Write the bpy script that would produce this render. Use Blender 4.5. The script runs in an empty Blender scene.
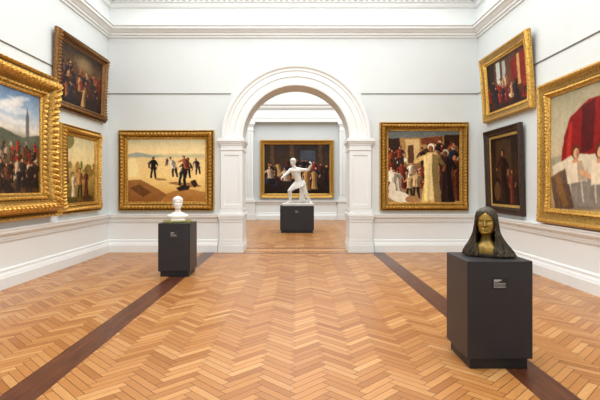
import bpy, math, numpy as np
from mathutils import Vector, Matrix
F=464.0; VX=296.0; VY=187.0; EYE=1.5
XL,XR,YB,YF=-4.34,4.20,10.71,-3.0
TH=0.65; YB2=YB+TH; YFAR=21.1
CZ=6.35
col=bpy.context.scene.collection
sc=bpy.context.scene

# ---------------------------------------------------------------- helpers
def s2l(c):
    c=np.asarray(c,dtype=float)/255.0
    return np.where(c<=0.04045,c/12.92,((c+0.055)/1.055)**2.4)
def rgba(c):
    l=s2l(c); return (float(l[0]),float(l[1]),float(l[2]),1.0)
def mesh_obj(name,verts,faces,mat=None,parent=None,smooth=False,loc=(0,0,0)):
    me=bpy.data.meshes.new(name); me.from_pydata([tuple(v) for v in verts],[],[tuple(f) for f in faces]); me.update()
    ob=bpy.data.objects.new(name,me); col.objects.link(ob)
    if mat: me.materials.append(mat)
    if parent: ob.parent=parent
    ob.location=loc
    if smooth:
        for p in me.polygons: p.use_smooth=True
    return ob
def fixn(ob):
    import bmesh
    bm=bmesh.new(); bm.from_mesh(ob.data); bmesh.ops.recalc_face_normals(bm,faces=bm.faces); bm.to_mesh(ob.data); bm.free()
def tag(ob,label,cat,kind=None,group=None):
    ob["label"]=label; ob["category"]=cat
    if kind: ob["kind"]=kind
    if group: ob["group"]=group
    return ob
def empty(name,loc,rot=(0,0,0)):
    e=bpy.data.objects.new(name,None); e.empty_display_size=0.2; col.objects.link(e); e.location=loc; e.rotation_euler=rot; return e
def boxvf(x0,x1,y0,y1,z0,z1,base=0):
    v=[(x0,y0,z0),(x1,y0,z0),(x1,y1,z0),(x0,y1,z0),(x0,y0,z1),(x1,y0,z1),(x1,y1,z1),(x0,y1,z1)]
    f=[(0,3,2,1),(4,5,6,7),(0,1,5,4),(1,2,6,5),(2,3,7,6),(3,0,4,7)]
    return v,[tuple(i+base for i in q) for q in f]
def box(name,x0,x1,y0,y1,z0,z1,mat,parent=None,bevel=0,seg=2):
    v,f=boxvf(x0,x1,y0,y1,z0,z1); ob=mesh_obj(name,v,f,mat,parent)
    if bevel:
        b=ob.modifiers.new("bevel",'BEVEL'); b.width=bevel; b.segments=seg
    return ob
def boxes(name,lst,mat,parent=None):
    V=[];Fc=[]
    for b in lst:
        v,f=boxvf(*b,base=len(V)); V+=v; Fc+=f
    return mesh_obj(name,V,Fc,mat,parent)

# ---------------------------------------------------------------- materials
class NT:
    def __init__(s,name):
        s.m=bpy.data.materials.new(name); s.m.use_nodes=True; s.t=s.m.node_tree
        s.b=s.t.nodes["Principled BSDF"]
    def n(s,t,**k):
        nd=s.t.nodes.new(t)
        for a,b in k.items(): setattr(nd,a,b)
        return nd
    def put(s,sock,val):
        if isinstance(val,bpy.types.NodeSocket): s.t.links.new(val,sock)
        else: sock.default_value=val
    def M(s,op,*a):
        nd=s.n("ShaderNodeMath",operation=op)
        for i,v in enumerate(a): s.put(nd.inputs[i],v)
        return nd.outputs[0]
    def mix(s,f,a,b,mode='MIX'):
        nd=s.n("ShaderNodeMix",data_type='RGBA',blend_type=mode)
        s.put(nd.inputs[0],f); s.put(nd.inputs[6],a); s.put(nd.inputs[7],b); return nd.outputs[2]
    def noise(s,vec,scale,detail=3,rough=0.5):
        nd=s.n("ShaderNodeTexNoise"); 
        if vec is not None: s.put(nd.inputs["Vector"],vec)
        nd.inputs["Scale"].default_value=scale; nd.inputs["Detail"].default_value=detail; nd.inputs["Roughness"].default_value=rough
        return nd.outputs[0]
    def ramp(s,f,stops):
        nd=s.n("ShaderNodeValToRGB"); s.put(nd.inputs[0],f); e=nd.color_ramp.elements
        while len(e)<len(stops): e.new(0.5)
        for i,(p,c) in enumerate(stops): e[i].position=p; e[i].color=c
        return nd.outputs[0]
    def bump(s,h,st,dist=0.01):
        nd=s.n("ShaderNodeBump"); s.put(nd.inputs["Height"],h); nd.inputs["Strength"].default_value=st; nd.inputs["Distance"].default_value=dist
        s.t.links.new(nd.outputs[0],s.b.inputs["Normal"])
    def obj(s): return s.n("ShaderNodeTexCoord").outputs["Object"]
    def pos(s): return s.n("ShaderNodeNewGeometry").outputs["Position"]
def simple(name,c,rough=0.5,metal=0,var=0.06,scale=6,bump=0,bscale=60,bd=0.005):
    t=NT(name); o=t.obj(); nz=t.noise(o,scale,4)
    lo=tuple(x*(1-var*2) for x in rgba(c)[:3])+(1,); hi=tuple(min(1,x*(1+var)) for x in rgba(c)[:3])+(1,)
    t.put(t.b.inputs["Base Color"],t.ramp(nz,[(0.3,lo),(0.7,hi)]))
    t.b.inputs["Roughness"].default_value=rough; t.b.inputs["Metallic"].default_value=metal
    if bump: t.bump(t.noise(o,bscale,3),bump,bd)
    return t.m
TRIM=(230,235,235)
m_trim=simple("trim_paint",TRIM,0.45,var=0.012,scale=2)
m_ceil=simple("ceiling_paint",(238,241,241),0.8,var=0.01)
m_black=simple("pedestal_black",(34,34,40),0.42,var=0.08,scale=5,bump=0.05,bscale=200)
m_black2=simple("pedestal_base_black",(22,22,26),0.5)
m_plate=simple("plate_dark",(26,26,30),0.3)
m_ink=simple("plate_lettering",(190,190,188),0.6,var=0)
m_rail=simple("dark_rail",(118,116,110),0.5)
m_marble=simple("white_marble",(240,238,232),0.4,var=0.04,scale=4)
m_plaster=simple("white_plaster",(232,230,224),0.55,var=0.04,scale=5)
m_brassbase=simple("patinated_base",(132,134,70),0.35,metal=0.4,var=0.15,scale=20)
def wallmat(name,c):
    t=NT(name); p=t.pos(); sp=t.n("ShaderNodeSeparateXYZ"); t.put(sp.inputs[0],p)
    nz=t.noise(p,1.2,3); base=t.ramp(nz,[(0.3,rgba([x-2 for x in c])),(0.7,rgba([x+2 for x in c]))])
    low=t.M('LESS_THAN',sp.outputs[2],0.70); hi=t.M('GREATER_THAN',sp.outputs[2],4.97)
    k=t.M('MAXIMUM',low,hi)
    t.put(t.b.inputs["Base Color"],t.mix(k,base,rgba(TRIM)))
    t.b.inputs["Roughness"].default_value=0.7
    t.bump(t.noise(p,90,2),0.03); return t.m
m_wall=wallmat("wall_pale_blue",(212,219,219))
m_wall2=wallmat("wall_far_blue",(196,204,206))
def goldmat(name,c,dark,rough=0.38,scale=40,metal=0.75,bump=0.5,pt=False):
    t=NT(name); o=t.obj(); nz=t.noise(o,scale,5,0.65); n2=t.noise(o,5,2)
    cc=t.ramp(nz,[(0.32,rgba(dark)),(0.52,rgba(c)),(0.78,rgba([min(255,x+30) for x in c]))])
    cc=t.mix(t.M('MULTIPLY',n2,0.25),cc,rgba(dark))
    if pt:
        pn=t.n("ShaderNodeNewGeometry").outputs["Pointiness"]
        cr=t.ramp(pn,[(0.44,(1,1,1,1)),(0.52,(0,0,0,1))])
        cc=t.mix(t.M('MULTIPLY',cr,0.75),cc,rgba([x*.55 for x in dark]))  # darkens concave creases of the frame, shade painted into the gilt colour
    t.put(t.b.inputs["Base Color"],cc)
    t.b.inputs["Metallic"].default_value=metal; t.b.inputs["Roughness"].default_value=rough
    t.bump(nz,bump,0.012); return t.m
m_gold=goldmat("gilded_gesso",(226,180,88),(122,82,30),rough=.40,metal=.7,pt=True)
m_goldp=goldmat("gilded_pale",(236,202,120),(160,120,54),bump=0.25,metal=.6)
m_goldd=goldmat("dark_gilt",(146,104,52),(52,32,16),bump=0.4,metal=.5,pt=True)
m_dkframe=goldmat("dark_wood_frame",(56,38,30),(22,15,12),metal=0.1,bump=0.2)
m_bronze=goldmat("bronze_face",(166,134,64),(92,80,36),rough=0.38,scale=9,metal=0.6,bump=0.04)
m_bronzed=goldmat("bronze_hair",(66,56,40),(26,23,19),rough=0.33,scale=14,metal=0.5,bump=0.12)
t=NT("painted_canvas"); at=t.n("ShaderNodeAttribute",attribute_name="Col"); t.put(t.b.inputs["Base Color"],at.outputs[0]); t.b.inputs["Roughness"].default_value=0.55
t.b.inputs["Specular IOR Level"].default_value=0.2
m_canvas=t.m
def floormat():
    t=NT("herringbone_parquet"); M=t.M; p=t.pos(); sp=t.n("ShaderNodeSeparateXYZ"); t.put(sp.inputs[0],p); X,Y=sp.outputs[0],sp.outputs[1]
    w=0.072; n=5.0; k2=1/(math.sqrt(2)*w)
    u=M('MULTIPLY',M('ADD',X,Y),k2); v=M('MULTIPLY',M('SUBTRACT',Y,X),k2)
    i=M('FLOOR',u); j=M('FLOOR',v); fu=M('SUBTRACT',u,i); fv=M('SUBTRACT',v,j)
    k=M('FLOORED_MODULO',M('SUBTRACT',i,j),2*n)
    k=M('ROUND',k)
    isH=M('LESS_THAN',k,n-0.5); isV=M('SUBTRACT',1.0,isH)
    def sel(a,b): return M('ADD',M('MULTIPLY',a,isH),M('MULTIPLY',b,isV))
    kv=M('SUBTRACT',2*n-1,k)
    al=sel(M('ADD',k,fu),M('ADD',kv,fv)); ac=sel(fv,fu)
    id1=sel(M('SUBTRACT',i,k),i); id2=sel(j,M('ADD',M('SUBTRACT',j,kv),0.37))
    cv=t.n("ShaderNodeCombineXYZ"); t.put(cv.inputs[0],id1); t.put(cv.inputs[1],id2); t.put(cv.inputs[2],isH)
    wn=t.n("ShaderNodeTexWhiteNoise",noise_dimensions='3D'); t.put(wn.inputs[0],cv.outputs[0]); rnd=wn.outputs[0]
    gv=t.n("ShaderNodeCombineXYZ"); t.put(gv.inputs[0],M('ADD',M('MULTIPLY',al,0.35),M('MULTIPLY',rnd,57.0))); t.put(gv.inputs[1],M('MULTIPLY',ac,4.0)); t.put(gv.inputs[2],M('MULTIPLY',rnd,31.0))
    grain=t.noise(gv.outputs[0],1.6,4,0.6)
    c=t.ramp(rnd,[(0.0,rgba((164,106,50))),(0.3,rgba((190,132,72))),(0.7,rgba((205,147,85))),(1.0,rgba((220,170,108)))])
    c=t.mix(M('MULTIPLY',M('SUBTRACT',1.0,grain),0.6),c,rgba((134,80,34)))
    c=t.mix(M('MULTIPLY',isV,0.24),c,rgba((148,92,42)))  # darker tint on one plank direction, directional sheen painted into the colour
    d=M('MINIMUM',M('MINIMUM',ac,M('SUBTRACT',1.0,ac)),M('MINIMUM',al,M('SUBTRACT',n,al)))
    gap=M('LESS_THAN',d,0.04)
    c=t.mix(M('MULTIPLY',gap,0.9),c,rgba((80,42,18)))
    def band(c0,hw,S=X): return M('LESS_THAN',M('ABSOLUTE',M('SUBTRACT',S,c0)),hw)
    s=M('MAXIMUM',band(-1.98,0.145),band(1.87,0.145))
    s=M('MULTIPLY',s,M('LESS_THAN',Y,YB-0.02))
    s2=M('MAXIMUM',band(YB-0.22,0.05,Y),band(YB+0.02,0.05,Y)); s2=M('MAXIMUM',s2,band(YB2+0.02,0.08,Y))
    s2=M('MULTIPLY',s2,band(0.0,1.8))
    thr=M('LESS_THAN',M('ABSOLUTE',M('SUBTRACT',Y,(YB+YB2)/2)),TH/2)
    s=M('MAXIMUM',s,s2)
    lines=M('LESS_THAN',M('FLOORED_MODULO',M('ADD',X,0.03),0.075),0.005)
    dv=t.n("ShaderNodeCombineXYZ"); t.put(dv.inputs[0],M('MULTIPLY',X,14.0)); t.put(dv.inputs[1],M('MULTIPLY',Y,1.2))
    dn=t.noise(dv.outputs[0],1.5,4)
    dc=t.ramp(dn,[(0.3,rgba((62,30,18))),(0.7,rgba((104,56,34)))])
    dc=t.mix(M('MULTIPLY',lines,0.7),dc,rgba((34,16,10)))
    tc=t.ramp(dn,[(0.3,rgba((170,114,60))),(0.7,rgba((200,146,86)))])
    c=t.mix(thr,c,tc)
    c=t.mix(s,c,dc)
    t.put(t.b.inputs["Base Color"],c)
    t.put(t.b.inputs["Roughness"],M('ADD',0.23,M('MULTIPLY',grain,0.2)))
    h=M('MINIMUM',d,0.08); t.bump(h,0.15,0.01)
    return t.m
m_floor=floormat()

# ---------------------------------------------------------------- setting
def st(ob,label,cat): return tag(ob,label,cat,"structure")
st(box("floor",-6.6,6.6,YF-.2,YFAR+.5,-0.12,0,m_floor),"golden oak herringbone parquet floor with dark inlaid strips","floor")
st(box("ceiling",XL-.2,XR+.2,YF-.2,YB,CZ,CZ+.15,m_ceil),"plain white gallery ceiling high above the parquet","ceiling")
st(box("ceiling.001",-6.6,6.6,YB2,YFAR+.5,7.0,7.15,m_ceil),"white ceiling of the adjoining gallery room","ceiling")
st(box("wall_left",XL-.2,XL,YF-.2,YB,0,CZ,m_wall),"pale blue-grey gallery wall with white dado","wall")
st(box("wall_right",XR,XR+.2,YF-.2,YB,0,CZ,m_wall),"pale blue-grey gallery wall with white dado and pictures","wall")
st(box("wall_front",XL,XR,YF-.2,YF,0,CZ,m_wall),"plain pale blue-grey gallery wall facing the arch","wall")
st(box("wall_far_left",-6.6,-6.4,YB2,YFAR+.5,0,7.0,m_wall2),"side wall of the adjoining gallery room","wall")
st(box("wall_far_right",6.4,6.6,YB2,YFAR+.5,0,7.0,m_wall2),"opposite side wall of the adjoining gallery room","wall")
st(box("wall_far",-6.4,6.4,YFAR+.25,YFAR+.5,0,7.0,m_wall2),"blue-grey end wall of the adjoining room behind pilasters","wall")
RI,RO,ZS=1.25,1.71,2.61
pts=[(-6.6,0),(-RI,0),(-RI,ZS)]
NA=64
for a in range(1,NA): 
    an=math.pi-math.pi*a/NA; pts.append((RI*math.cos(an),ZS+RI*math.sin(an)))
pts+= [(RI,ZS),(RI,0),(6.6,0),(6.6,7.15),(-6.6,7.15)]
n=len(pts)
V=[(x,YB,z) for x,z in pts]+[(x,YB2,z) for x,z in pts]
Fc=[tuple(range(n)),tuple(reversed(range(n,2*n)))]+[(i,i+n,(i+1)%n+n,(i+1)%n) for i in range(n)]
wb=mesh_obj("wall_back",V,Fc,m_wall); fixn(wb)
st(wb,"pale blue-grey wall pierced by a round arched opening","wall")
tn=[0]
def mould(name,A,B,N,prof,m0,m1,label,cat="moulding",mat=m_trim):
    A=Vector(A+(0,)); B=Vector(B+(0,)); N=Vector(N+(0,)); d=(B-A).normalized()
    V=[]
    for P,s,m in ((A,1,m0),(B,-1,m1)):
        for (p,z) in prof: V.append(P+N*p+d*(s*p*m)+Vector((0,0,z)))
    k=len(prof); Fc=[(i,(i+1)%k,(i+1)%k+k,i+k) for i in range(k)]+[tuple(range(k)),tuple(reversed(range(k,2*k)))]
    ob=mesh_obj(name,V,Fc,mat); fixn(ob); return st(ob,label,cat)
def trim(A,B,N,prof,m0,m1,label,cat="moulding",mat=m_trim):
    tn[0]+=1; return mould("trim_%d"%tn[0],A,B,N,prof,m0,m1,label,cat,mat)
P_base=[(0,0),(.065,0),(.065,.16),(.055,.18),(.05,.2),(.035,.225),(.03,.24),(.03,.27),(.015,.285),(0,.29)]
P_dado=[(0,.69),(.02,.69),(.025,.72),(.03,.73),(.03,.76),(.045,.775),(.075,.80),(.085,.82),(.085,.85),(.095,.86),(.095,.885),(0,.885)]
P_corn=[(0,4.94),(.03,4.94),(.035,4.98),(.07,4.99),(.075,5.03),(.10,5.04),(.15,5.09),(.19,5.10),(.19,5.15),(.22,5.16),(.22,5.19),(.06,5.22),(.05,5.60),(.10,5.62),(.12,5.66),(.12,5.70),(.16,5.71),(.16,5.86),(.24,5.88),(.30,5.95),(.30,6.02),(.33,6.04),(.33,6.08),(0,6.11)]
PO=1.80
for P,lab,cat,nm in ((P_base,"tall moulded white skirting board","skirting","baseboard"),(P_dado,"white moulded chair rail above the dado","chair rail",None),(P_corn,"deep white stepped plaster cornice","cornice",None)):
    for side,A,B,N in (("left",(XL,YF),(XL,YB),(1,0)),("right",(XR,YF),(XR,YB),(-1,0)),("front",(XL,YF),(XR,YF),(0,1))):
        if nm: mould(nm+"_"+side,A,B,N,P,1,1,lab+" along the gallery wall",cat)
        else: trim(A,B,N,P,1,1,lab,cat)
    if P is P_corn: trim((XL,YB),(XR,YB),(0,-1),P,1,1,lab+" over the arch wall",cat)
    else:
        for nmn,A,B,m0,m1 in (("back",(XL,YB),(-PO,YB),1,0),("back_arch",(PO,YB),(XR,YB),0,1)):
            if nm: mould(nm+"_"+nmn,A,B,(0,-1),P,m0,m1,lab+" beside the arch",cat)
            else: trim(A,B,(0,-1),P,m0,m1,lab+" beside the arch",cat)
for (ax,A,B) in (("b",XL+.2,XR-.2),("l",YF+.2,YB-.2),("r",YF+.2,YB-.2)):
    L=[];x=A
    while x<B:
        if ax=="b": L.append((x,x+.07,YB-.22,YB-.15,5.74,5.85))
        elif ax=="l": L.append((XL+.15,XL+.22,x,x+.07,5.74,5.85))
        else: L.append((XR-.22,XR-.15,x,x+.07,5.74,5.85))
        x+=.13
    tn[0]+=1; st(boxes("trim_%d"%tn[0],L,m_trim),"row of small white dentil blocks under the upper cornice","cornice")
for A,B,N in (((XL,YF),(XL,YB),(1,0)),((XR,YF),(XR,YB),(-1,0)),((XL,YB),(-1.50,YB),(0,-1)),((1.50,YB),(XR,YB),(0,-1))):
    z=3.645
    trim(A,B,N,[(0,z),(.016,z),(.02,z+.008),(.016,z+.016),(0,z+.016)],1,0,"thin dark picture hanging rail high on the wall","picture rail",m_rail)
def ring(name,prof,y,label,mat=m_trim,ns=72):
    V=[];k=len(prof)
    for a in range(ns+1):
        an=math.pi*a/ns
        for (r,o) in prof: V.append((r*math.cos(an),y-o,ZS+r*math.sin(an)))
    Fc=[]
    for a in range(ns):
        for i in range(k): 
            j=(i+1)%k; Fc.append((a*k+i,a*k+j,(a+1)*k+j,(a+1)*k+i))
    Fc+=[tuple(range(k)),tuple(ns*k+i for i in range(k))]
    ob=mesh_obj(name,V,Fc,mat); fixn(ob); return st(ob,label,"arch moulding")
tn[0]+=1
ring("trim_%d"%tn[0],[(RI-.02,-.05),(RI-.02,.05),(RI+.03,.06),(RI+.05,.04),(RI+.17,.04),(RI+.18,.065),(RI+.30,.065),(RI+.31,.085),(RI+.36,.09),(RI+.39,.12),(RI+.43,.13),(RI+.46,.12),(RI+.46,-.0),(RI+.2,-.0)],YB,"white semicircular moulded archivolt framing the opening")
tn[0]+=1
ring("trim_%d"%tn[0],[(RI-.015,-.02),(RI-.015,.06),(RI+.2,.06),(RI+.34,.1),(RI+.40,.1),(RI+.40,-.02)],YB2+.06,"white moulded arch surround facing the adjoining room")
for s in (-1,1):
    def bx(a,b,y0,y1,z0,z1):
        lo,hi=sorted((s*a,s*b)); return (lo,hi,y0,y1,z0,z1)
    L=[]
    L+=[bx(1.20,1.785,YB-.11,YB2+.06,0,.16),bx(1.21,1.775,YB-.10,YB2+.05,.16,.22),bx(1.22,1.765,YB-.09,YB2+.04,.22,.29)]
    L+=[bx(1.225,1.755,YB-.08,YB2+.03,.29,.69)]
    L+=[bx(1.215,1.765,YB-.09,YB2+.045,.69,.76),bx(1.205,1.785,YB-.11,YB2+.06,.76,.82),bx(1.195,1.795,YB-.125,YB2+.07,.82,.885)]
    L+=[bx(1.22,1.755,YB-.08,YB2+.03,.885,.99),bx(1.235,1.72,YB-.05,YB2+.02,.99,2.34)]
    L+=[bx(1.230,1.31,YB-.068,YB+.03,.995,2.335),bx(1.645,1.725,YB-.068,YB-.01,.995,2.335),bx(1.232,1.723,YB-.067,YB-.01,.997,1.1),bx(1.232,1.723,YB-.067,YB-.01,2.23,2.333)]
    L+=[bx(1.22,1.735,YB-.08,YB2+.03,2.34,2.37),bx(1.23,1.725,YB-.07,YB2+.025,2.37,2.46),bx(1.215,1.75,YB-.085,YB2+.03,2.46,2.50),bx(1.20,1.775,YB-.105,YB2+.05,2.50,2.54),bx(1.18,1.80,YB-.13,YB2+.07,2.54,2.61)]
    tn[0]+=1; ob=boxes("trim_%d"%tn[0],L,m_trim)
    b=ob.modifiers.new("bevel",'BEVEL'); b.width=.004; b.segments=2
    st(ob,"white panelled pilaster with capital and moulded base carrying the arch","pilaster")
Y2=YFAR
for cx in (-2.16,2.20):
    L=[]
    for hw,p,z0,z1 in ((.34,.12,0,.25),(.30,.08,.25,.80),(.34,.12,.80,.92),(.27,.07,.92,1.05),(.22,.03,1.05,4.05),(.25,.06,4.05,4.10),(.22,.03,4.10,4.28),(.26,.07,4.28,4.34),(.30,.1,4.34,4.46)):
        L.append((cx-hw,cx+hw,Y2-p,Y2+.25,z0,z1))
    for q in (-.12,0,.12): L.append((cx+q-.03,cx+q+.03,Y2-.07,Y2+.1,1.1,4.0))
    tn[0]+=1; ob=boxes("trim_%d"%tn[0],L,m_trim); b=ob.modifiers.new("bevel",'BEVEL'); b.width=.01; b.segments=2
    st(ob,"tall white pilaster with moulded capital beside the distant painting","pilaster")
trim((-6.4,Y2+.25),(6.4,Y2+.25),(0,-1),[(0,4.46),(.27,4.46),(.27,4.62),(.29,4.64),(.29,4.80),(.24,4.82),(.24,5.02),(.30,5.04),(.36,5.10),(.36,5.16),(.44,5.22),(.46,5.30),(0,5.32)],0,0,"white entablature spanning the pilasters of the far room","entablature")
trim((-6.4,Y2+.25),(6.4,Y2+.25),(0,-1),[(0,5.9),(.06,5.92),(.10,6.0),(.10,6.06),(.2,6.12),(.22,6.3),(0,6.32)],0,0,"white upper cornice of the far room","cornice")
for A,B in (((-6.4,Y2+.25),(-2.5,Y2+.25)),((-1.82,Y2+.25),(1.86,Y2+.25)),((2.54,Y2+.25),(6.4,Y2+.25))):
    trim(A,B,(0,-1),[(p*1.2,z) for p,z in P_dado],0,0,"white chair rail on the far room wall","chair rail")
    mould("baseboard_far",A,B,(0,-1),[(p*1.2,z*1.1) for p,z in P_base],0,0,"tall white skirting board in the far room","skirting")

# ---------------------------------------------------------------- painter
def up(g,h,w):
    gh,gw=g.shape; ys=np.linspace(0,gh-1.001,h); xs=np.linspace(0,gw-1.001,w)
    y0=ys.astype(int); x0=xs.astype(int); fy=(ys-y0)[:,None]; fx=(xs-x0)[None,:]
    fy=fy*fy*(3-2*fy); fx=fx*fx*(3-2*fx)
    a=g[y0][:,x0]; b=g[y0][:,x0+1]; c=g[y0+1][:,x0]; d=g[y0+1][:,x0+1]
    return (a*(1-fx)+b*fx)*(1-fy)+(c*(1-fx)+d*fx)*fy
class Pt:
    def __init__(s,w,h,seed,warp=.006):
        s.w,s.h=w,h; s.asp=w/h; s.r=np.random.RandomState(seed)
        s.U,s.V=np.meshgrid((np.arange(w)+.5)/w,(np.arange(h)+.5)/h)
        s.U=s.U+(s.nz(14)-.5)*warp*3; s.V=s.V+(s.nz(14)-.5)*warp*3
        s.img=np.zeros((h,w,3))
    def nz(s,k,oct=2):
        o=0;t=0;a=1
        for q in range(oct):
            g=s.r.rand(max(2,int(k/s.asp))+2,k+2); o=o+a*up(g,s.h,s.w); t+=a; a*=.5; k*=2
        return o/t
    def grad(s,stops):
        for c in range(3): s.img[:,:,c]=np.interp(s.V,[a for a,_ in stops],[b[c] for _,b in stops])
    def put(s,m,c):
        m=m[:,:,None]; s.img=s.img*(1-m)+np.array(c,float)*m
    def ell(s,cx,cy,rx,ry,c,rot=0,a=1,soft=None):
        x=(s.U-cx)*s.asp; y=s.V-cy; cr,sr=math.cos(rot),math.sin(rot)
        X=x*cr+y*sr; Y=-x*sr+y*cr; d=np.sqrt((X/rx)**2+(Y/ry)**2)
        k=min(rx,ry)*s.h if soft is None else soft
        s.put(a*np.clip((1-d)*k+.5,0,1) if soft is None else a*np.clip((1-d)*k,0,1),c)
    def poly(s,P,c,a=1):
        x=s.U;y=s.V; ins=np.zeros_like(x,bool); n=len(P)
        for i in range(n):
            x1,y1=P[i];x2,y2=P[(i+1)%n]
            if y1==y2: continue
            cnd=((y1>y)!=(y2>y))&(x<(x2-x1)*(y-y1)/(y2-y1)+x1); ins^=cnd
        m=ins.astype(float); 
        m=(m+np.roll(m,1,0)+np.roll(m,1,1)+np.roll(m,-1,0)+np.roll(m,-1,1))/5
        s.put(a*m,c)
    def fig(s,cx,fy,H,robe,skin,hair=(40,28,20),lean=0,arm=0,legs=False,legc=(50,40,35)):
        A=s.asp; 
        def X(v): return cx+v*H/A
        def Y(v): return fy-v*H
        l=lean
        dk=[q*.52 for q in robe]; lt=[min(255,q*1.25+8) for q in robe]
        if legs:
            s.poly([(X(-.14),Y(0)),(X(-.06),Y(0)),(X(.0),Y(.48)),(X(-.11),Y(.5))],legc); s.poly([(X(.07),Y(0)),(X(.15),Y(.0)),(X(.11),Y(.5)),(X(-.01),Y(.5))],legc)
            hem=.42
        else: hem=0
        s.poly([(X(-.16),Y(hem)),(X(-.10+l*.5),Y(.55)),(X(-.14+l),Y(.80)),(X(-.05+l),Y(.86)),(X(.05+l),Y(.86)),(X(.14+l),Y(.80)),(X(.11+l*.5),Y(.55)),(X(.18),Y(hem))],robe)
        s.poly([(X(.02+l),Y(.84)),(X(.14+l),Y(.80)),(X(.11+l*.5),Y(.55)),(X(.18),Y(hem)),(X(.06),Y(hem)),(X(.02+l*.5),Y(.5))],dk,.8)
        s.poly([(X(-.12+l),Y(.79)),(X(-.08+l),Y(.8)),(X(-.06),Y(hem+.05)),(X(-.11),Y(hem+.05))],lt,.7)
        s.poly([(X(-.03+l),Y(.7)),(X(-.01+l),Y(.7)),(X(-.02),Y(hem+.02)),(X(-.05),Y(hem+.02))],dk,.7)
        for sg in (-1,1):
            e=arm if sg<0 else arm*.3
            s.poly([(X(sg*.15+l),Y(.8)),(X(sg*.10+l),Y(.74)),(X(sg*(.16+.12*e)+l),Y(.60+.1*e)),(X(sg*(.22+.12*e)+l),Y(.62+.1*e))],robe if sg<0 else dk)
            s.poly([(X(sg*(.22+.12*e)+l),Y(.62+.1*e)),(X(sg*(.17+.12*e)+l),Y(.59+.1*e)),(X(sg*(.12+.3*e)+l),Y(.48+.3*e)),(X(sg*(.16+.3*e)+l),Y(.47+.3*e))],skin)
        s.ell(X(l*1.25),Y(.935),.058*H,.07*H,hair); s.ell(X(l*1.25-.010),Y(.915),.040*H,.052*H,skin)
        s.ell(X(l*1.25+.02),Y(.91),.018*H,.045*H,[q*.6 for q in skin],a=.75)
    def crowd(s,n,u0,u1,v0,v1,h0,h1,robes,skins,jit=.12):
        L=sorted([(s.r.uniform(v0,v1),s.r.uniform(u0,u1)) for _ in range(n)])
        for v,u in L:
            k=(v-v0)/(v1-v0+1e-6); H=(h0+(h1-h0)*k)*s.r.uniform(.8,1.1)
            if s.r.rand()<.25: s.ell(u,v-.05,H*.3,H*.14,robes[s.r.randint(len(robes))],s.r.uniform(-.6,.6))
            s.fig(u,v,H,robes[s.r.randint(len(robes))],skins[s.r.randint(len(skins))],lean=s.r.uniform(-jit,jit),arm=s.r.rand()*.9,legs=s.r.rand()<.3)
    def fin(s,mott=14,con=1.12,piv=125,out=116):
        g=(s.nz(46,2)-.5)*2*mott; g2=(s.nz(8,3)-.5)*2*mott
        s.img=(s.img-piv)*con+out
        s.img=s.img+g[:,:,None]+g2[:,:,None]*np.array([1,.95,.8]); s.img=np.clip(s.img,4,250); return s.img
SK=[(205,150,110),(180,120,85),(225,180,145),(120,75,50)]
def art_beach():
    p=Pt(230,186,1); p.grad([(0,(200,196,165)),(.10,(226,208,160)),(.22,(240,216,162)),(.27,(196,188,150)),(.31,(232,204,146)),(.6,(242,210,142)),(.8,(228,186,112)),(1,(190,132,68))])
    p.poly([(0,.24),(.12,.21),(.3,.25),(.5,.28),(0,.29)],(150,160,150),.8)
    p.poly([(0,.66),(.16,.64),(.34,.76),(.5,.88),(.42,1),(0,1)],(128,80,42),.75)
    p.poly([(.02,.78),(.15,.72),(.30,.84),(.2,.92)],(80,50,30),.6)
    p.poly([(.5,.86),(.75,.78),(1,.84),(1,1),(.45,1)],(150,98,50),.6)
    p.poly([(0,.33),(.10,.31),(.15,.5),(.1,.6),(0,.6)],(252,228,170),.8)
    p.ell(.42,.64,.10,.018,(120,80,46),.1,.6); p.ell(.74,.72,.26,.03,(110,70,40),.1,.6)
    p.fig(.33,.62,.34,(26,24,28),(150,95,70),legs=True,legc=(32,28,28),arm=.1)
    p.fig(.27,.46,.10,(110,76,56),(170,110,80))
    p.fig(.60,.60,.32,(224,208,186),(180,122,88),lean=-.16,legs=True,legc=(40,34,34),arm=.9)
    p.fig(.70,.74,.44,(44,36,38),(150,95,70),lean=.16,legs=True,legc=(36,30,32),arm=.7)
    p.fig(.77,.62,.36,(150,82,60),(190,130,98),lean=-.14,legs=True,legc=(34,30,34),arm=.8)
    p.fig(.90,.56,.26,(70,60,70),(170,110,80),legs=True,lean=-.1)
    p.fig(.50,.42,.12,(90,70,60),(170,110,80),legs=True)
    p.poly([(.62,.78),(.72,.72),(.80,.75),(.78,.80),(.66,.83)],(52,38,30)); p.poly([(.80,.68),(.86,.64),(.90,.72),(.86,.78)],(58,42,34))
    return p.fin(9,1.08,150,146)
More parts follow.
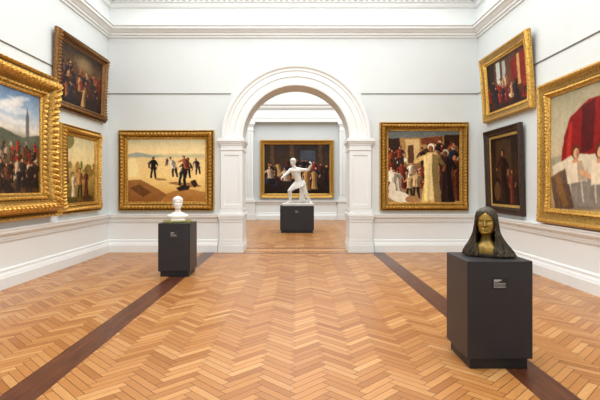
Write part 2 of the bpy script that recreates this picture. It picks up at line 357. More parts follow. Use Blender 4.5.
def art_market():
    p=Pt(220,216,2); p.grad([(0,(150,118,76)),(.3,(178,142,92)),(.5,(134,98,64)),(1,(180,146,104))])
    p.poly([(0,0),(1,0),(1,.07),(0,.11)],(104,118,124),.8)
    p.poly([(.0,.11),(.16,.10),(.2,.62),(0,.66)],(62,44,34)); p.poly([(.24,.12),(.44,.12),(.44,.45),(.26,.46)],(206,176,124)); p.poly([(.28,.2),(.36,.2),(.36,.45),(.28,.45)],(96,66,44)); p.poly([(.78,.07),(1,.05),(1,.55),(.8,.54)],(62,42,32))
    p.poly([(.46,.1),(.76,.08),(.76,.16),(.46,.2)],(120,70,44))
    R=[(214,198,170),(140,70,44),(80,50,38),(180,140,96),(54,60,80),(232,222,200),(120,46,36),(60,40,32)]
    p.crowd(16,0,.98,.46,.62,.32,.38,R,SK)
    p.crowd(12,0,.48,.68,.96,.30,.40,[(226,214,190),(200,168,124),(58,68,98),(130,56,40),(70,46,36)],SK)
    p.fig(.93,.98,.66,(110,62,42),SK[1],arm=.3); p.fig(.80,1.0,.74,(60,38,32),SK[3],arm=.2,hair=(190,176,150))
    p.fig(.60,1.02,.84,(220,186,122),(150,96,64),arm=.7,hair=(232,222,200))
    p.poly([(.54,.34),(.60,.31),(.63,.95),(.56,.98)],(236,216,166),.7)
    p.ell(.16,.92,.16,.08,(228,218,196),.2); p.ell(.34,.95,.10,.05,(170,130,90)); p.ell(.06,.80,.05,.09,(225,212,190))
    return p.fin(13)
def art_dark():
    p=Pt(200,146,3); p.grad([(0,(52,44,40)),(.4,(72,56,42)),(.7,(62,44,34)),(1,(40,28,24))])
    for x in (.12,.42,.86): p.poly([(x-.03,0),(x+.03,0),(x+.03,.6),(x-.03,.6)],(92,70,50),.8)
    p.poly([(.55,.12),(.78,.12),(.78,.5),(.55,.5)],(76,86,98),.8)
    p.crowd(20,.02,.98,.6,.98,.32,.46,[(140,50,36),(180,140,90),(50,60,86),(80,44,32),(190,166,140),(36,28,28),(50,36,30)],SK)
    return p.fin(10)
def art_battle():
    p=Pt(220,170,4); p.grad([(0,(104,132,164)),(.22,(166,182,196)),(.38,(208,200,186)),(.46,(150,140,120)),(.55,(112,96,72)),(1,(86,62,42))])
    for _ in range(16): p.ell(p.r.rand(),p.r.uniform(.05,.36),p.r.uniform(.08,.2),p.r.uniform(.02,.06),(222,220,214),p.r.uniform(-.3,.3),a=.6,soft=2)
    for x,h in ((.2,.26),(.55,.2),(.86,.14)): 
        p.poly([(x-.02,.48),(x-.018,h+.1),(x,h),(x+.018,h+.1),(x+.02,.48)],(112,108,106))
    p.poly([(0,.46),(.2,.40),(.4,.46),(.6,.39),(.8,.45),(1,.40),(1,.6),(0,.6)],(96,100,84))
    p.crowd(70,0,1,.56,.86,.10,.20,[(150,46,34),(56,54,66),(190,166,136),(90,64,42),(40,34,32),(170,54,38),(120,84,52)],SK)
    p.crowd(22,0,1,.86,1.02,.22,.30,[(46,36,32),(104,68,44),(160,52,40),(190,170,140),(60,50,48)],SK)
    return p.fin(13)
def art_brown():
    p=Pt(150,120,5); p.grad([(0,(58,50,40)),(.3,(96,74,50)),(.6,(80,50,34)),(1,(40,26,20))])
    p.ell(.55,.22,.35,.18,(150,128,92),a=.7,soft=1.6)
    p.crowd(36,.02,.98,.45,.98,.22,.36,[(130,44,32),(60,40,30),(180,140,92),(44,44,54),(150,94,52),(80,28,24),(46,34,28)],SK)
    return p.fin(14)
def art_land():
    p=Pt(110,120,6); p.grad([(0,(206,198,160)),(.4,(222,200,148)),(.5,(186,160,98)),(.7,(150,128,68)),(1,(104,80,44))])
    for _ in range(22): p.ell(p.r.uniform(0,1),p.r.uniform(.4,.58),p.r.uniform(.03,.09),p.r.uniform(.02,.07),(p.r.uniform(110,150),p.r.uniform(100,124),60),a=.8)
    p.poly([(.06,0),(.12,0),(.17,.7),(.06,.72)],(104,82,54)); p.ell(.1,.08,.2,.12,(120,108,60),a=.8)
    p.fig(.5,.92,.46,(170,120,80),SK[0],legs=True); p.fig(.70,.88,.40,(110,58,40),SK[1]); p.fig(.3,.9,.36,(214,196,160),SK[2]); p.ell(.75,.93,.16,.05,(76,56,32)); p.ell(.2,.95,.2,.05,(90,78,40))
    return p.fin(14)
def art_hall():
    p=Pt(150,110,7); p.grad([(0,(84,62,46)),(.5,(118,66,46)),(.75,(96,46,34)),(1,(58,30,24))])
    p.poly([(.26,.06),(.36,.06),(.36,.52),(.26,.52)],(186,190,182)); p.poly([(.42,.08),(.50,.08),(.50,.52),(.42,.52)],(160,166,160)); p.poly([(.64,.16),(1,.06),(1,.7),(.66,.6)],(128,42,36)); p.poly([(.78,.1),(.84,.1),(.84,.66),(.78,.66)],(190,150,90))
    p.poly([(.0,.0),(.2,.0),(.2,.8),(0,.9)],(50,36,30))
    p.crowd(18,.05,.95,.62,.96,.28,.40,[(220,206,180),(150,38,32),(180,130,64),(44,38,50),(200,160,120),(70,40,32)],SK)
    return p.fin(12)
def art_tall():
    p=Pt(100,120,8); p.grad([(0,(44,34,30)),(.5,(66,48,37)),(1,(36,26,22))])
    p.poly([(.2,.05),(.75,.05),(.75,.6),(.2,.6)],(86,66,48),.8)
    p.fig(.45,.96,.78,(62,38,32),(170,116,84),arm=.4); p.fig(.76,.98,.5,(110,56,42),SK[1]); p.ell(.22,.8,.10,.14,(100,76,54))
    return p.fin(9)
def art_rest():
    p=Pt(200,164,9); p.grad([(0,(158,150,124)),(.3,(184,174,146)),(.6,(190,174,144)),(1,(160,140,108))])
    p.poly([(0,.55),(.3,.5),(.6,.52),(1,.45),(1,.6),(0,.66)],(140,138,120),.7)
    p.poly([(.12,.62),(.15,.38),(.22,.22),(.40,.12),(.62,.12),(.80,.20),(.86,.62)],(136,32,30)); p.poly([(.34,.16),(.46,.13),(.44,.5),(.32,.55)],(92,22,24)); p.poly([(.62,.14),(.72,.18),(.86,.62),(.6,.6)],(46,26,34)); p.poly([(.20,.28),(.24,.26),(.22,.6),(.18,.6)],(176,56,44))
    p.poly([(.02,.62),(.24,.54),(.86,.56),(.97,.68),(.9,.92),(.1,.98)],(206,194,170)); p.poly([(.08,.78),(.5,.70),(.9,.76),(.92,.95),(.12,1.0)],(120,112,104),.8)
    for q in range(14):
        x=.08+q*.06; p.poly([(x,.66+.01*(q%3)),(x+.012,.66),(x+.03,.92),(x+.015,.92)],(150,140,122) if q%2 else (226,216,196),.6)
    p.poly([(.0,.72),(.16,.64),(.26,.98),(.06,1.0)],(84,62,48),.8); p.poly([(.04,.7),(.10,.68),(.2,.96),(.14,.98)],(136,100,60),.8)
    for x,y in ((.27,.56),(.50,.57)):
        p.poly([(x-.07,y+.02),(x+.07,y+.02),(x+.12,y+.2),(x-.08,y+.22)],(222,206,180)); p.poly([(x+.02,y+.04),(x+.07,y+.03),(x+.12,y+.2),(x+.03,y+.2)],(166,146,124),.8)
        p.poly([(x-.02,y),(x+.02,y),(x+.03,y+.05),(x-.03,y+.05)],(196,148,110))
        p.ell(x,y-.04,.048,.058,(96,60,36)); p.ell(x+.004,y-.03,.034,.044,(212,166,128)); p.ell(x+.017,y-.025,.013,.036,(150,104,78),a=.7)
        p.poly([(x+.05,y+.1),(x+.17,y+.16),(x+.16,y+.19),(x+.04,y+.14)],(206,160,122))
    p.ell(.80,.76,.18,.05,(130,46,40)); 
    return p.fin(11)
# ---------------------------------------------------------------- paintings
ORN=[(0,0,0),(0,.5,0),(.03,.62,.0),(.07,.70,.12),(.11,.60,.0),(.17,.48,0),(.24,.64,.0),(.31,.84,.20),(.38,.95,.26),(.45,.98,.26),(.52,.90,.18),(.59,.70,0),(.66,.44,.0),(.73,.34,0),(.78,.44,.12),(.83,.42,.12),(.88,.26,0),(.95,.28,0),(1,.2,0),(1,.02,0)]
PLN=[(0,0,0),(0,.7,0),(.05,.9,0),(.14,1.0,0),(.22,.94,0),(.30,.74,0),(.5,.54,0),(.68,.46,0),(.74,.56,.10),(.80,.54,.10),(.86,.36,0),(1,.22,0),(1,.02,0)]
def frame_mesh(name,W,H,fw,dp,prof,period,mat,parent,corner=0.0):
    hw,hh=W/2,H/2; V=[];Fc=[]; k=len(prof)
    dirs=[((-1,-1),(1,-1)),((1,-1),(1,1)),((1,1),(-1,1)),((-1,1),(-1,-1))]
    for (a,b) in dirs:
        L=W if a[1]==b[1] else H; ns=max(8,int(L/period*4)); base=len(V)
        for q in range(ns+1):
            tt=q/ns; s=tt*L
            for (u,h,am) in prof:
                U=u*fw; ax,az=a[0]*(hw-U),a[1]*(hh-U); bx_,bz=b[0]*(hw-U),b[1]*(hh-U)
                cd=min(s,L-s); cb=corner*math.exp(-(cd/(fw*.9))**2)*math.sin(math.pi*min(1,max(0,u)))
                ht=h*dp+am*dp*(abs(math.sin(math.pi*s/period+u*3))*2-1)*(.9 if 0<q<ns else 0)+cb*dp
                V.append((ax+(bx_-ax)*tt,-ht,az+(bz-az)*tt))
        for q in range(ns):
            for i in range(k-1):
                A=base+q*k+i; Fc.append((A,A+k,A+k+1,A+1))
    return mesh_obj(name,V,Fc,mat,parent,smooth=False)
def canvas(img,W,H,y,parent):
    h,w,_=img.shape
    xs=np.linspace(-W/2,W/2,w); zs=np.linspace(H/2,-H/2,h)
    V=[(x,y,z) for z in zs for x in xs]
    Fc=[(r*w+c,(r+1)*w+c,(r+1)*w+c+1,r*w+c+1) for r in range(h-1) for c in range(w-1)]
    ob=mesh_obj("canvas",V,Fc,m_canvas,parent)
    at=ob.data.color_attributes.new("Col",'FLOAT_COLOR','POINT')
    c=np.ones((h*w,4),np.float32); c[:,:3]=s2l(img.reshape(-1,3)); at.data.foreach_set("color",c.ravel())
    ob.data.update(); return ob
def painting(loc,rotz,tilt,W,H,fw,dp,prof,period,fm,img,label,liner=None,corner=0.25):
    e=empty("framed_painting",loc,(tilt,0,rotz)); tag(e,label,"painting")
    frame_mesh("picture_frame",W,H,fw,dp,prof,period,fm,e,corner)
    lw=0
    if liner:
        lw=.05; f=frame_mesh("frame_liner",W-2*fw,H-2*fw,lw,dp*.22,[(0,0,0),(0,.9,0),(.3,1,0),(.6,.8,0),(1,.6,0),(1,0,0)],.2,liner,e,0); f["label"]="narrow gilt inner liner"
    canvas(img,W-2*fw-2*lw+.01,H-2*fw-2*lw+.01,-dp*.1,e)
    box("backing_board",-W/2+fw*.3,W/2-fw*.3,-dp*.05,-.0,-H/2+fw*.3,H/2-fw*.3,m_dkframe,e)
    return e
def onback(x0,x1,y0,y1,Yw,dp):
    k=(Yw-dp*.6)/F
    X0,X1=(x0-VX)*k,(x1-VX)*k; Z1,Z0=EYE+(VY-y0)*k,EYE+(VY-y1)*k
    return ((X0+X1)/2,Yw-.004,(Z0+Z1)/2),X1-X0,Z1-Z0
loc,W,H=onback(118,214,130,211,YB,.12)
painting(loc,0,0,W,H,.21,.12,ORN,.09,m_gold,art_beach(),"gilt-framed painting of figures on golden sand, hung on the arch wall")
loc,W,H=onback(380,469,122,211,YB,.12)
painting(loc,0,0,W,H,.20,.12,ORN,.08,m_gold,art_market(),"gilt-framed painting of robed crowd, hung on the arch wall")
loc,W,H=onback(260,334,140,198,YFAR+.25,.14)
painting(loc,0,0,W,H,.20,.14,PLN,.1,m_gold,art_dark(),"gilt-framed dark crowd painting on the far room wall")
def onside(sign,Ya,Yb_,z0,z1):
    X=(XL+.004) if sign<0 else (XR-.004)
    return (X,(Ya+Yb_)/2,(z0+z1)/2),abs(Yb_-Ya),z1-z0
HP=math.pi/2
def sidep(sign,Ya,Yb_,z0,z1,tilt,*a,**k):
    loc,W,H=onside(sign,Ya,Yb_,z0,z1)
    off=H/2*math.sin(tilt)
    loc=(loc[0]-sign*off,loc[1],loc[2])
    return painting(loc,HP if sign<0 else -HP,tilt,W,H,*a,**k)
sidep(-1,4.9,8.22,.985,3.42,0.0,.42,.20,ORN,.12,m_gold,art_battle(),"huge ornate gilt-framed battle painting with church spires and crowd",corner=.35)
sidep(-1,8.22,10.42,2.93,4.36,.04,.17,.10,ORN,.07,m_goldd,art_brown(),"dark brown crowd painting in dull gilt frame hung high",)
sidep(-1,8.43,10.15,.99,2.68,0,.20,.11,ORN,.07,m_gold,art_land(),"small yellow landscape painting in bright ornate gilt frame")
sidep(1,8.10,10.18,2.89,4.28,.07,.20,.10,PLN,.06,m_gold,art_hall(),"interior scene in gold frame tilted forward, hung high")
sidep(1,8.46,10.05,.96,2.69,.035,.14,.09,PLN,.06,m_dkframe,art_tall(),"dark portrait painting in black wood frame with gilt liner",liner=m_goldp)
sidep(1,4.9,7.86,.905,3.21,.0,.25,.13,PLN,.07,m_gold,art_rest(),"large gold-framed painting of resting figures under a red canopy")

# ---------------------------------------------------------------- pedestals
def pedestal(x0,x1,y0,y1,h,label,plate=True):
    cx,cy=(x0+x1)/2,(y0+y1)/2; hw,hd=(x1-x0)/2,(y1-y0)/2
    e=empty("display_pedestal",(cx,cy,0)); tag(e,label,"pedestal")
    box("body",-hw,hw,-hd,hd,.09,h,m_black,e,bevel=.006)
    box("plinth",-hw+.03,hw-.03,-hd+.03,hd-.03,0,.09,m_black2,e,bevel=.003)
    if plate:
        w=.125; zc=h-.185
        box("label_plate",-w/2,w/2,-hd-.006,-hd+.002,zc-.045,zc+.045,m_plate,e,bevel=.001)
        L=[]; r=np.random.RandomState(5)
        L.append((-w/2+.008,-w/2+.07,-hd-.0075,-hd-.005,zc+.026,zc+.034))
        L.append((-w/2+.008,-w/2+.05,-hd-.0075,-hd-.005,zc+.015,zc+.020))
        for q in range(4):
            x=-w/2+.008; z=zc+.002-q*.011; end=w/2-.01-(.03*r.rand())
            while x<end:
                l=.006+.012*r.rand(); L.append((x,min(end,x+l),-hd-.0075,-hd-.005,z,z+.0035)); x+=l+.003
        boxes("plate_lettering",L,m_ink,e)
    return e
PH=.893
pedestal(1.405,1.94,3.80,4.33,PH,"black square pedestal with small label, carrying the bronze bust")
pedestal(-2.30,-1.765,7.73,8.26,PH,"black square pedestal with small label, carrying the white bust")
pedestal(-.52,.585,15.1,16.0,.88,"wide black pedestal in the far room under the marble statue")

# ---------------------------------------------------------------- heads / busts
def smooth_tab(tab,ts,sig):
    tab=np.array(tab); out=[]
    n=600; tt=np.linspace(tab[0,0],tab[-1,0],n); dt=tt[1]-tt[0]; kw=int(3*sig/dt)+1
    ker=np.exp(-.5*((np.arange(-kw,kw+1)*dt)/sig)**2); ker/=ker.sum()
    for c in range(1,tab.shape[1]):
        y=np.interp(tt,tab[:,0],tab[:,c]); y=np.convolve(np.pad(y,kw,mode='edge'),ker,'valid'); out.append(np.interp(ts,tt,y))
    return out
HEADT=[(0.0,.17,.30,.26),(.04,.22,.385,.27),(.09,.26,.41,.29),(.16,.29,.405,.32),(.28,.325,.40,.38),(.40,.345,.40,.42),(.50,.35,.395,.45),(.62,.36,.41,.46),(.75,.345,.385,.445),(.86,.29,.31,.37),(.94,.20,.21,.26),(.98,.11,.12,.15),(1.0,.02,.02,.02)]
def g(x,s): return np.exp(-(x/s)**2)
def facedisp(x,t,fem=1):
    d=0
    d+=.130*g(x,.05+.02*(.5-t))*np.clip((.56-t)/.24,0,1)*(t>.0)*(1/(1+np.exp(-(t-.315)/.012)))
    d+=.024*(g(x-.055,.03)+g(x+.055,.03))*g(t-.335,.03)
    d-=.075*(g(x-.155,.085)+g(x+.155,.085))*g(t-.485,.048)
    d+=.048*(g(x-.15,.055)+g(x+.15,.055))*g(t-.48,.028)
    d-=.012*(g(x-.15,.06)+g(x+.15,.06))*g(t-.478,.007)
    d+=.026*(g(x-.16,.10)+g(x+.16,.10))*g(t-.565,.022)
    d+=.022*(g(x-.2,.08)+g(x+.2,.08))*g(t-.36,.07)
    d+=.038*g(x,.095)*g(t-.222,.020); d+=.040*g(x,.075)*g(t-.175,.020); d-=.024*g(x,.10)*g(t-.199,.008)
    d-=.022*g(x,.12)*g(t-.135,.02); d+=.03*g(x,.09)*g(t-.07,.04)
    d-=.012*g(x,.02)*g(t-.27,.025)
    return d
def bust_mesh(H,lower,n_t=240,n_a=144,sig=.014,y_shift=None):
    tab=list(lower)+HEADT
    t0=tab[0][0]; ts=np.linspace(t0,1,n_t); hw,yf,yb=smooth_tab(tab,ts,sig)
    hs,fs,bs=smooth_tab(tab,ts,.04)
    k=np.clip((-.12-ts)/.12,0,1); hw=hw*(1-k)+hs*k; yf=yf*(1-k)+fs*k; yb=yb*(1-k)+bs*k
    hw[-1]=yf[-1]=yb[-1]=.005
    V=[]
    for q,t in enumerate(ts):
        for a in range(n_a):
            th=2*math.pi*a/n_a; s,c=math.sin(th),math.cos(th)
            e=2/2.25; x=hw[q]*math.copysign(abs(s)**e,s)
            r=yf[q] if c>0 else yb[q]
            y=-r*math.copysign(abs(c)**e,c)
            if c>0 and t>0.0: y-=float(facedisp(x,t))*min(1,c*2)
            V.append((x*H,y*H,t*H))
    Fc=[]
    for q in range(n_t-1):
        for a in range(n_a):
            b=(a+1)%n_a; Fc.append((q*n_a+a,q*n_a+b,(q+1)*n_a+b,(q+1)*n_a+a))
    Fc.append(tuple(reversed(range(n_a)))); Fc.append(tuple((n_t-1)*n_a+a for a in range(n_a)))
    for sx in (-1,1):
        b=len(V); nu,nv=10,14
        for i in range(nu+1):
            ph=-HP+math.pi*i/nu
            for j in range(nv):
                la=2*math.pi*j/nv
                x=.03*math.cos(ph)*math.cos(la); y=.065*math.cos(ph)*math.sin(la); z=.115*math.sin(ph)
                rr=1-.5*math.exp(-((y/.03)**2+(z/.05)**2)) ; x*=rr
                V.append(((sx*(.340)+x+sx*(.25*abs(y)))*H,(.04+y+.12*z)*H,(.43+z)*H))
        for i in range(nu):
            for j in range(nv): 
                k=(j+1)%nv; Fc.append((b+i*nv+j,b+i*nv+k,b+(i+1)*nv+k,b+(i+1)*nv+j))
    return V,Fc
def shell(name,tab,H,open_tab,n_t,n_a,mat,parent,wave=0.02,freq=26,thick=.02,sig=.02,xs=0,seedp=0.0):
    ts=np.linspace(tab[0][0],tab[-1][0],n_t); hw,yf,yb=smooth_tab(tab,ts,sig); op=smooth_tab(open_tab,ts,.03)[0]
    V=[]
    for q,t in enumerate(ts):
        for a in range(n_a):
            th=op[q]+(2*math.pi-2*op[q])*a/(n_a-1); s,c=math.sin(th),math.cos(th)
            w=1+wave*math.sin(freq*th+3.5*math.sin(t*5+seedp)+th*2)+wave*.6*math.sin(freq*2.3*th+t*9)
            r=yf[q] if c>0 else yb[q]
            V.append(((hw[q]*s*w+xs*max(0,.1-t)**1.5*max(0,s))*H,-r*c*w*H,t*H))
    Fc=[(q*n_a+a,q*n_a+a+1,(q+1)*n_a+a+1,(q+1)*n_a+a) for q in range(n_t-1) for a in range(n_a-1)]
    ob=mesh_obj(name,V,Fc,mat,parent,smooth=True)
    m=ob.modifiers.new("solid",'SOLIDIFY'); m.thickness=thick*H; m.offset=-1
    return ob
# bronze woman
H=.235
low=[(-.80,.60,.30,.34),(-.60,.62,.33,.36),(-.48,.56,.31,.34),(-.38,.42,.26,.31),(-.28,.26,.19,.26),(-.18,.195,.155,.24),(-.06,.19,.165,.24),(-.02,.18,.21,.25)]
e=empty("bronze_bust",(1.67,4.07,PH+.001),(0,0,math.radians(-30))); tag(e,"bronze bust of a woman with long dark hair on black pedestal","sculpture")
V,Fc=bust_mesh(H,low); zo=.80*H+.004
o=mesh_obj("body",[(x*.92,y,z+zo) for x,y,z in V],Fc,m_bronze,e,smooth=True); fixn(o); o["label"]="golden bronze face, neck and chest"
HT=[(-.76,.86,.46,.60),(-.60,.82,.44,.56),(-.35,.67,.37,.52),(-.1,.54,.34,.50),(.15,.46,.35,.48),(.4,.42,.39,.48),(.6,.40,.43,.50),(.75,.385,.415,.49),(.88,.33,.36,.42),(.96,.22,.25,.3),(1.02,.10,.10,.12),(1.035,.01,.01,.01)]
OT=[(-.76,.26),(-.5,.36),(-.2,.58),(.1,.82),(.35,.92),(.55,.82),(.70,.54),(.80,.16),(.85,.03),(1.05,.0)]
h=shell("hair",HT,H,OT,110,300,m_bronzed,e,wave=.022,thick=.05,freq=20,xs=.20); h.location=(0,0,zo); h["label"]="dark bronze centre-parted hair falling over the shoulders"
box("base",-.15,.15,-.085,.1,.0005,.03,m_bronzed,e,bevel=.005)
# white bust
H=.215
low=[(-.86,.30,.22,.18),(-.80,.56,.34,.28),(-.70,.78,.42,.36),(-.56,.86,.44,.38),(-.46,.78,.38,.36),(-.36,.52,.30,.32),(-.26,.29,.22,.27),(-.14,.225,.19,.25),(-.04,.22,.20,.25),(-.01,.20,.25,.26)]
e=empty("marble_bust",(-2.035,7.99,PH+.001),(0,0,math.radians(18))); tag(e,"white marble bust with bare shoulders on black pedestal","sculpture")
V,Fc=bust_mesh(H,low); zo=.86*H+.045
o=mesh_obj("body",[(x,y,z+zo) for x,y,z in V],Fc,m_marble,e,smooth=True); fixn(o)
HT2=[(.12,.30,.30,.36),(.3,.37,.36,.44),(.5,.40,.43,.49),(.65,.405,.45,.51),(.78,.38,.43,.49),(.9,.29,.33,.39),(.98,.17,.2,.23),(1.04,.01,.01,.01)]
OT2=[(.12,1.9),(.3,1.75),(.5,1.45),(.60,1.1),(.72,.6),(.80,.05),(1.04,0)]
h=shell("hair",HT2,H,OT2,50,160,m_marble,e,wave=.03,freq=14,thick=.04); h.location=(0,0,zo)
b=box("socle",-.235,.235,-.17,.17,0,.03,m_brassbase,e,bevel=.006); b["label"]="greenish brass base"
box("socle_step",-.12,.12,-.09,.09,.03,.055,m_marble,e,bevel=.006)

# ---------------------------------------------------------------- statue
class Blob:
    def __init__(s): s.V=[];s.F=[]
    def cone(s,p0,r0,p1,r1,nv=20,nu=6):
        p0,p1=Vector(p0),Vector(p1); d=(p1-p0); 
        if d.length<1e-6: d=Vector((0,0,1))
        d.normalize(); a=d.orthogonal().normalized(); b=d.cross(a); base=len(s.V); rings=[]
        for i in range(nu+1): ph=-HP+HP*i/nu; rings.append((p0+d*r0*math.sin(ph),max(.0005,r0*math.cos(ph))))
        for i in range(nu+1): ph=HP*i/nu; rings.append((p1+d*r1*math.sin(ph),max(.0005,r1*math.cos(ph))))
        for c,r in rings:
            for j in range(nv): la=2*math.pi*j/nv; s.V.append(c+(a*math.cos(la)+b*math.sin(la))*r)
        n=len(rings)
        for i in range(n-1):
            for j in range(nv): k=(j+1)%nv; s.F.append((base+i*nv+j,base+i*nv+k,base+(i+1)*nv+k,base+(i+1)*nv+j))
        s.F.append(tuple(base+j for j in reversed(range(nv)))); s.F.append(tuple(base+(n-1)*nv+j for j in range(nv)))
    def chain(s,L):
        for (p,r),(q,t) in zip(L[:-1],L[1:]): s.cone(p,r,q,t)
    def ell(s,c,r,rot=None,nu=14,nv=20):
        base=len(s.V); R=rot or Matrix.Identity(3); c=Vector(c)
        for i in range(nu+1):
            ph=-HP+math.pi*i/nu; cp=max(.001,math.cos(ph))
            for j in range(nv):
                la=2*math.pi*j/nv; s.V.append(c+R@Vector((r[0]*cp*math.cos(la),r[1]*cp*math.sin(la),r[2]*math.sin(ph))))
        for i in range(nu):
            for j in range(nv): k=(j+1)%nv; s.F.append((base+i*nv+j,base+i*nv+k,base+(i+1)*nv+k,base+(i+1)*nv+j))
        s.F.append(tuple(base+j for j in reversed(range(nv)))); s.F.append(tuple(base+nu*nv+j for j in range(nv)))
    def raw(s,V,Fc,M):
        b=len(s.V); s.V+=[M@Vector(v) for v in V]; s.F+=[tuple(i+b for i in f) for f in Fc]
    def hand(s,w,d,nrm,curl=.6,sc_=1.0,side=1):
        w=Vector(w); d=Vector(d).normalized(); nrm=Vector(nrm); nrm=(nrm-d*nrm.dot(d)).normalized(); sd=d.cross(nrm)*side
        pc=w+d*.05*sc_; R=Matrix((sd,nrm,d)).transposed()
        s.ell(pc,(.042*sc_,.02*sc_,.052*sc_),R)
        for i,(o,l) in enumerate(((-.03,.068),(-.010,.078),(.011,.072),(.030,.056))):
            p=w+d*.088*sc_+sd*o*sc_; cur=curl; dd=d.copy(); 
            for q in range(3):
                dd=(dd*math.cos(cur)+nrm*math.sin(cur)).normalized() if q else (d*math.cos(cur*.6)+nrm*math.sin(cur*.6)).normalized()
                n2=p+dd*l*sc_*(.42,.33,.25)[q]; s.cone(p,.0105*sc_*(1-.08*q),n2,.0095*sc_*(1-.1*q),10,3); p=n2
        p=w+d*.03*sc_-sd*.03*sc_; dd=(d*.7-sd*.7+nrm*.35).normalized(); q1=p+dd*.04*sc_; q2=q1+(d*.85+nrm*.5-sd*.15).normalized()*.035*sc_
        s.cone(p,.015*sc_,q1,.0125*sc_,10,3); s.cone(q1,.0125*sc_,q2,.0105*sc_,10,3)
    def build(s,name,mat,parent,voxel,smooth=4):
        ob=mesh_obj(name,s.V,s.F,mat)
        m=ob.modifiers.new("r",'REMESH'); m.mode='VOXEL'; m.voxel_size=voxel
        m2=ob.modifiers.new("s",'SMOOTH'); m2.iterations=smooth; m2.factor=.5
        dg=bpy.context.evaluated_depsgraph_get(); dg.update(); me=bpy.data.meshes.new_from_object(ob.evaluated_get(dg))
        ob.modifiers.clear(); ob.data=me; 
        for p in me.polygons: p.use_smooth=True
        if len(me.materials)==0: me.materials.append(mat)
        ob.parent=parent; return ob
e=empty("marble_statue",(.05,15.55,.881)); tag(e,"white statue of a lunging athlete on black pedestal","sculpture")
B=Blob(); Z=.07
def z(p): return (p[0],p[1],p[2]+Z)
J={k:z(v) for k,v in dict(pel=(.06,0,.66),wa=(.02,-.01,.82),ch=(-.05,-.02,1.02),nb=(-.09,-.04,1.16),nk=(-.12,-.06,1.24),
 hl=(-.04,-.01,.64),kl=(-.27,-.18,.42),al=(-.24,-.04,.07),tl=(-.38,-.13,.02),
 hr=(.15,.01,.64),kr=(.28,-.06,.36),ar=(.42,.10,.07),tr=(.47,-.05,.02),
 sl=(-.24,-.07,1.10),el=(-.40,-.16,.96),wl=(-.50,-.30,.86),
 sr=(.10,.0,1.12),er=(.36,.04,1.12),wr=(.46,-.12,1.27)).items()}
B.chain([(J['pel'],.125),(J['wa'],.112),(J['ch'],.135),(J['nb'],.085),(J['nk'],.058),((J['nk'][0]-.015,J['nk'][1]-.01,J['nk'][2]+.05),.055)])
B.ell((-.12,-.13,1.08+Z),(.085,.045,.06)); B.ell((.02,-.12,1.08+Z),(.085,.045,.06))
B.ell((-.05,.05,1.02+Z),(.16,.09,.14)); B.ell((.01,-.085,.84+Z),(.075,.045,.13))
B.ell((-.02,.07,.62+Z),(.085,.09,.09)); B.ell((.13,.08,.62+Z),(.085,.09,.09))
B.chain([(J['nb'],.07),(J['sl'],.072)]); B.chain([(J['nb'],.07),(J['sr'],.072)])
def limb(a,b,r0,rm,r1,bias=.35,bow=(0,0,0)):
    a,b=Vector(a),Vector(b); m=a.lerp(b,bias)+Vector(bow); B.chain([(a,r0),(m,rm),(b,r1)])
limb(J['sl'],J['el'],.064,.058,.042); limb(J['el'],J['wl'],.043,.045,.028)
limb(J['sr'],J['er'],.064,.058,.042); limb(J['er'],J['wr'],.043,.045,.028)
limb(J['hl'],J['kl'],.105,.098,.062); limb(J['kl'],J['al'],.062,.064,.037,.3,(.02,.03,0))
limb(J['hr'],J['kr'],.105,.098,.062); limb(J['kr'],J['ar'],.062,.064,.037,.3,(.0,.03,0))
for a,t_ in (('al','tl'),('ar','tr')):
    A,T=Vector(J[a]),Vector(J[t_]); B.cone(A+Vector((0,0,-.03)),.038,A.lerp(T,.6)+Vector((0,0,-.01)),.034); d=(T-A); d.z=0; d.normalize(); sd=Vector((-d.y,d.x,0))
    heel=A-d*.03; heel.z=Z+.03; B.cone(heel,.035,A,.038)
    for i in range(5):
        o=(i-2)*.017; p=T+sd*o-d*.02; p.z=Z+.018; B.cone(p-d*.05,.018,p+d*(.03-abs(i-1)*.006),.012,10,3)
B.hand(J['wl'],(-.35,-.75,-.2),(.6,-.3,-.2),.75,1.05); B.hand(J['wr'],(-.1,-.5,.8),(-.6,-.3,.1),.95,1.05,-1)
HV,HF=bust_mesh(.225,[(-.20,.20,.17,.22),(-.06,.20,.18,.24),(-.02,.19,.22,.25)],n_t=90,n_a=64)
HL=(J['nk'][0]-.02,J['nk'][1]-.02,J['nk'][2]+.045)
B.raw(HV,HF,Matrix.Translation(HL)@Matrix.Rotation(math.radians(-40),4,'Z')@Matrix.Rotation(math.radians(8),4,'X'))
B.build("body",m_plaster,e,.007,3)
hr=shell("hair",HT2,.225,OT2,40,120,m_plaster,e,wave=.04,freq=13,thick=.05); hr.location=HL; hr.rotation_euler=(math.radians(8),0,math.radians(-40))
V=[];nt,na=20,120
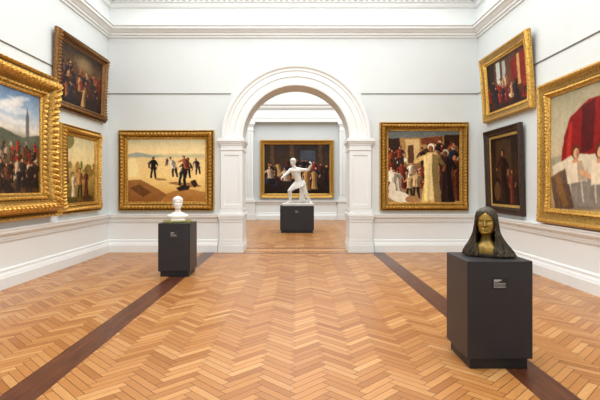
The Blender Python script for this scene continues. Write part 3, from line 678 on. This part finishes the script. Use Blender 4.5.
for q in range(nt):
    f=q/(nt-1); zz=.74-.17*f
    for a in range(na):
        th=2*math.pi*a/na; fold=1+.03*math.sin(9*th+4*f)+.03*f*math.sin(15*th)
        rx=(.155+.055*f)*fold; ry=(.15+.04*f)*fold
        V.append((.055+rx*math.cos(th),-.01-.02*f+ry*math.sin(th),zz+Z+.05*math.sin(th+1)*(1+f)))
Fc=[(q*na+a,q*na+(a+1)%na,(q+1)*na+(a+1)%na,(q+1)*na+a) for q in range(nt-1) for a in range(na)]
o=mesh_obj("drapery",V,Fc,m_plaster,e,smooth=True); m=o.modifiers.new("s",'SOLIDIFY'); m.thickness=.012
B=Blob(); B.chain([((.16,.17,Z+.10),.10),((.15,.16,.3+Z),.075),((.12,.13,.58+Z),.06)]); B.cone((.16,.17,.09+Z),.085,(.30,.2,.06+Z),.05)
B.build("tree_stump_support",m_plaster,e,.012,3)
box("statue_base",-.50,.53,-.36,.34,0,.075,m_plaster,e,bevel=.01)

# ---------------------------------------------------------------- lights
def area(name,loc,sx,sy,p,c=(1,1,1)):
    l=bpy.data.lights.new(name,'AREA'); l.shape='RECTANGLE'; l.size=sx; l.size_y=sy; l.energy=p; l.color=c
    o=bpy.data.objects.new(name,l); col.objects.link(o); o.location=loc; return o
area("skylight_lamp",(-.07,4.2,6.30),6.8,12.4,850,(.99,.995,1))
area("far_skylight_lamp",(0,16.2,6.9),8.0,7.5,680,(.99,.995,1))
w=bpy.data.worlds.new("World"); sc.world=w; w.use_nodes=True; w.node_tree.nodes["Background"].inputs[0].default_value=(.8,.85,.9,1); w.node_tree.nodes["Background"].inputs[1].default_value=.3
sc.view_settings.view_transform='Standard'; sc.view_settings.look='None'
cam=bpy.data.cameras.new("camera"); co=bpy.data.objects.new("camera",cam); col.objects.link(co)
co.location=(0,0,EYE); co.rotation_euler=(HP,0,0); cam.sensor_width=36; cam.lens=36*F/600; cam.shift_x=(300-VX)/600; cam.shift_y=-(200-VY)/600; cam.clip_start=.05
sc.camera=co
